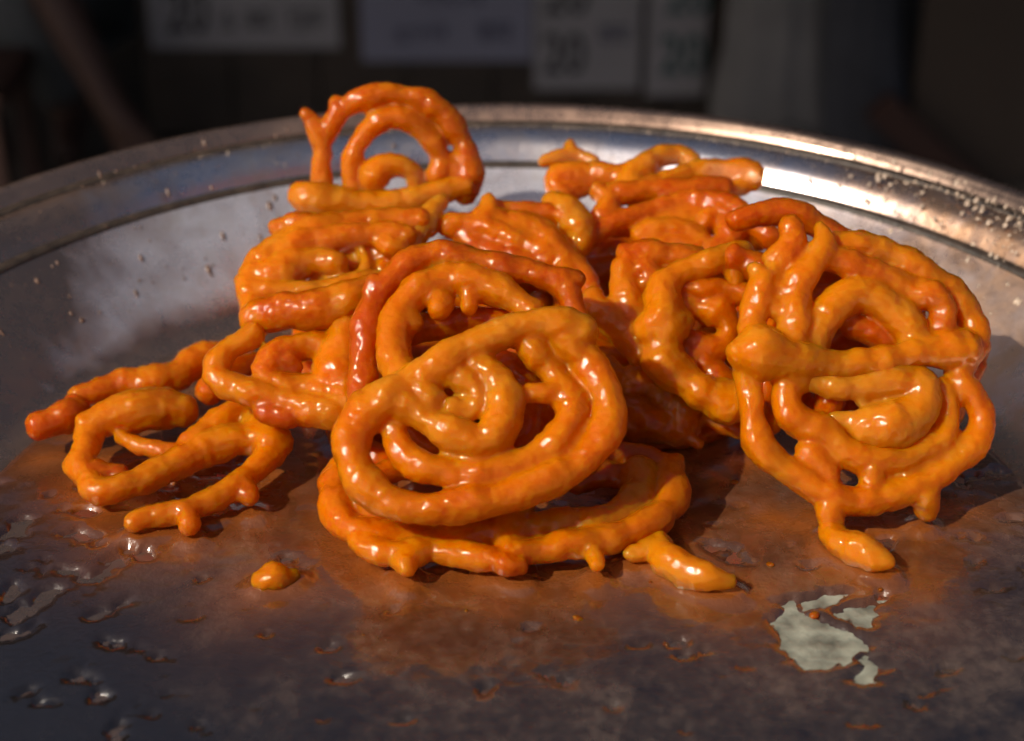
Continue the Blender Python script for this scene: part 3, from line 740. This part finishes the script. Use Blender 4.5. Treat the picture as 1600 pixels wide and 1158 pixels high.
card("off white price card with a bold black 20 and a row of black words", 236, -70, 524, 76, M_PAPER, [("20", 262, -20, 322, 52, M_INK), ("\u0930\u0941", 345, 18, 365, 48, M_INK), ("\u0915\u092a", 385, 18, 425, 48, M_INK), ("\u0917\u0941\u0921\u093c", 450, 16, 505, 48, M_INK)], 0.0)
card("bluish price card with a faint row of words", 566, -70, 832, 96, M_PAPERB, [("\u0930\u0941\u092a\u092f\u0947", 612, 36, 700, 68, M_INKB), ("\u0915\u092a", 745, 36, 800, 66, M_INKB), ("\u0917\u0930\u092e", 650, -18, 760, 8, M_INKB)], 0.0)
card("grey price card with two black 20s one above the other", 834, -70, 1006, 140, M_PAPER, [("20", 850, -35, 920, 22, M_INK), ("20", 848, 52, 915, 116, M_INK), ("\u0915\u092a", 935, 40, 985, 70, M_INKB)], 0.004)
card("pale price card with two dark green 20s", 1008, -70, 1112, 150, M_PAPER, [("20", 1040, -35, 1112, 22, M_INKG), ("20", 1030, 54, 1102, 116, M_INKG)], 0.008)

# cloth sack, navy cloth, board, bag
def lumpy(name, pts, m, label, cat, amp, seed, squash=0.45):
    """a drooping cloth body: pts = [(px, py, Y, radius m)] from top to bottom"""
    c = [(on_y(x, y, Y), r) for x, y, Y, r in pts]
    root = empty(name, Vector((c[-1][0].x, c[-1][0].y, c[-1][0].z-c[-1][1]))); tag(root, label, cat)
    bm = bmesh.new(); rings = []
    s = catmull(c, 0.02)
    for i, (p, r) in enumerate(s):
        L = []
        for k in range(48):
            a = 2*math.pi*k/48
            f = 1+amp*noise.noise(Vector((math.cos(a)*3+seed, math.sin(a)*3, p.z*3)))+amp*0.5*math.sin(a*9+seed+4*noise.noise(Vector((a, p.z*6, seed))))
            L.append(bm.verts.new((p.x+r*f*math.cos(a), p.y+r*f*squash*math.sin(a), p.z)))
        rings.append(L)
    for A, B in zip(rings, rings[1:]):
        for k in range(48): bm.faces.new((A[k], B[k], B[(k+1) % 48], A[(k+1) % 48]))
    bm.faces.new(rings[0]); bm.faces.new(rings[-1][::-1])
    bmesh.ops.recalc_face_normals(bm, faces=bm.faces)
    bm_obj("cloth", bm, m, root); return root
lumpy("cloth_sack", [(1230, -60, 2.0, 0.05), (1225, -30, 2.0, 0.075), (1220, 60, 2.0, 0.085), (1212, 160, 2.0, 0.10), (1210, 260, 2.0, 0.105), (1210, 290, 2.0, 0.10)], M_SACK, "grey sackcloth bag standing behind the tray, folded and pale at its base", "sack", 0.10, 3)
lumpy("navy_cloth", [(1350, -60, 1.96, 0.05), (1350, 0, 1.96, 0.055), (1350, 100, 1.96, 0.06), (1350, 200, 1.96, 0.065), (1350, 300, 1.96, 0.07)], M_NAVY, "dark navy cloth hanging between the grey sack and the brown board", "cloth", 0.16, 8)
bo = empty("board", on_y(1540, 300, 1.95)); tag(bo, "plain brown board standing behind the tray at the right", "board")
a = on_y(1408, 330, 1.95); b = on_y(1760, -80, 1.95)
bm = bmesh.new(); add_box(bm, ((a.x+b.x)/2, 1.965, (a.z+b.z)/2), (b.x-a.x, 0.02, b.z-a.z), bevel=0.002); bm_obj("panel", bm, M_CARD, bo, smooth=False)
p = on_y(1500, 290, 1.90); q = on_y(1420, 200, 1.90)
bm = bmesh.new(); add_box(bm, (0, 0, 0), (0.26, 0.03, 0.05), bevel=0.003); bm.transform(Matrix.Translation((p+q)/2) @ Matrix.Rotation(R(42), 4, 'Y')); bm_obj("brace", bm, M_REDB, bo, smooth=False)
lumpy("plastic_bag", [(1235, 196, 1.80, 0.02), (1235, 204, 1.80, 0.036), (1235, 225, 1.80, 0.04), (1235, 300, 1.80, 0.045)], M_BLACK, "small black plastic bag in front of the grey sack", "bag", 0.12, 5, 0.6)
st = empty("stool", Vector((-0.86, 1.86, GZ))); tag(st, "low dark red stool in the shade at the left", "stool")
bm = bmesh.new(); add_box(bm, (-0.86, 1.86, GZ+0.21), (0.24, 0.22, 0.03), bevel=0.006); bm_obj("seat", bm, M_REDB, st, smooth=False)
for sx in (-1, 1):
    for sy in (-1, 1):
        bm = bmesh.new(); add_box(bm, (-0.86+sx*0.095, 1.86+sy*0.085, GZ+0.0975), (0.03, 0.03, 0.193), bevel=0.003); bm_obj("leg", bm, M_REDB, st, smooth=False)

# the person squatting at the left
def skin_mesh(name, nodes, edges, m, parent, sub=2):
    me = bpy.data.meshes.new(name); me.from_pydata([n[0] for n in nodes], edges, [])
    o = bpy.data.objects.new(name, me); COL.objects.link(o)
    md = o.modifiers.new("skin", 'SKIN'); md.use_smooth_shade = True
    for v, n in zip(me.skin_vertices[0].data, nodes): v.radius = (n[1], n[1]); v.use_root = False
    me.skin_vertices[0].data[0].use_root = True
    sb = o.modifiers.new("sub", 'SUBSURF'); sb.levels = sub; sb.render_levels = sub
    dg = bpy.context.evaluated_depsgraph_get(); m2 = bpy.data.meshes.new_from_object(o.evaluated_get(dg))
    bpy.data.objects.remove(o); m2.name = name
    return link_mesh(name, m2, m, parent)
per = empty("person", Vector((-0.80, 2.15, GZ))); tag(per, "person in grey clothes squatting at the left with one forearm reaching down", "person")
N_ = []; E_ = []
def chain(pts, start=None):
    prev = start
    for p, r in pts:
        N_.append((p, r)); 
        if prev is not None: E_.append((prev, len(N_)-1))
        prev = len(N_)-1
    return prev
pel = chain([((-0.82, 2.36, -0.50), 0.12), ((-0.81, 2.30, -0.30), 0.12), ((-0.80, 2.22, -0.10), 0.13), ((-0.79, 2.18, 0.0), 0.09)])
chain([((-0.79, 2.15, 0.07), 0.05), ((-0.79, 2.12, 0.14), 0.075), ((-0.79, 2.10, 0.22), 0.085), ((-0.79, 2.11, 0.28), 0.05)], pel)
w = chain([((-0.62, 2.16, -0.03), 0.055), ((-0.68, 2.06, -0.20), 0.045), ((-0.735, 1.98, -0.37), 0.04), ((-0.68, 1.95, -0.48), 0.037), ((-0.625, 1.92, -0.60), 0.026), ((-0.605, 1.915, -0.645), 0.030), ((-0.592, 1.91, -0.675), 0.030)], 2)
for k, (dx, L) in enumerate(((-0.028, 0.060), (-0.009, 0.070), (0.010, 0.066), (0.028, 0.052))):
    chain([((-0.592+dx, 1.905-0.004*k, -0.690), 0.009), ((-0.588+dx, 1.893, -0.690-L*0.5), 0.0085), ((-0.584+dx, 1.900, -0.692-L*0.8), 0.0075)], w)
chain([((-0.570, 1.905, -0.650), 0.011), ((-0.548, 1.89, -0.675), 0.0095), ((-0.542, 1.885, -0.700), 0.008)], w-1)
chain([((-0.97, 2.16, -0.03), 0.055), ((-1.02, 2.04, -0.22), 0.045), ((-1.00, 1.95, -0.36), 0.04), ((-0.93, 1.90, -0.42), 0.034), ((-0.88, 1.88, -0.44), 0.03)], 2)
for hip, knee, ank, toe in (((-0.72, 2.32, -0.52), (-0.80, 2.00, -0.38), (-0.735, 2.10, -0.69), (-0.72, 1.98, -0.725)), ((-0.92, 2.32, -0.52), (-0.98, 2.02, -0.37), (-0.93, 2.12, -0.69), (-0.95, 2.0, -0.725))):
    chain([(hip, 0.085), (knee, 0.055), (tuple((k_+a_)/2 for k_, a_ in zip(knee, ank)), 0.048), (ank, 0.032), (toe, 0.022)], 0)
skin_mesh("body", N_, E_, M_SKIN, per)
N_ = []; E_ = []
chain([((-0.82, 2.36, -0.42), 0.135), ((-0.81, 2.30, -0.30), 0.14), ((-0.80, 2.22, -0.10), 0.145), ((-0.79, 2.18, -0.01), 0.10)])
chain([((-0.62, 2.16, -0.03), 0.075), ((-0.68, 2.06, -0.20), 0.066), ((-0.715, 2.01, -0.31), 0.062)], 2)
chain([((-0.97, 2.16, -0.03), 0.075), ((-1.02, 2.04, -0.22), 0.066), ((-1.00, 1.96, -0.34), 0.06)], 2)
skin_mesh("shirt", N_, E_, M_SHIRT, per)
N_ = []; E_ = []
chain([((-0.82, 2.36, -0.50), 0.135)])
for hip, knee, ank in (((-0.72, 2.32, -0.52), (-0.80, 2.00, -0.38), (-0.735, 2.10, -0.66)), ((-0.92, 2.32, -0.52), (-0.98, 2.02, -0.37), (-0.93, 2.12, -0.66))):
    chain([(hip, 0.10), (knee, 0.075), (tuple((k_+a_)/2 for k_, a_ in zip(knee, ank)), 0.07), (ank, 0.06)], 0)
skin_mesh("trousers", N_, E_, M_TROUSER, per)

# unseen canopy and rear wall, added to keep the back of the stall dark
aw = empty("added_sunshade", Vector((0.2, 2.3, GZ))); tag(aw, "unseen canvas awning on posts over the shaded counter", "added_sunshade")
bm = bmesh.new(); add_box(bm, (0.0, 2.10, 0.72), (6.2, 2.3, 0.012)); bm_obj("added_canopy", bm, M_ADDED_CANVAS, aw, smooth=False)
for x in (-3.0, 3.0):
    for y in (1.05, 3.2):
        bm = bmesh.new(); add_box(bm, (x, y, (GZ+0.71)/2), (0.06, 0.06, 0.71-GZ)); bm_obj("added_post", bm, M_WOOD, aw, smooth=False)
wl = empty("wall", Vector((0, 3.3, GZ))); tag(wl, "unseen dark plastered wall added at the very back of the stall", "wall")
bm = bmesh.new(); add_box(bm, (0, 3.34, 0.2), (7, 0.1, 1.9)); bm_obj("added_plaster", bm, simple("added_dark_plaster", (0.0225, 0.0203, 0.0203), 0.9, 0.2, 4), wl, smooth=False)
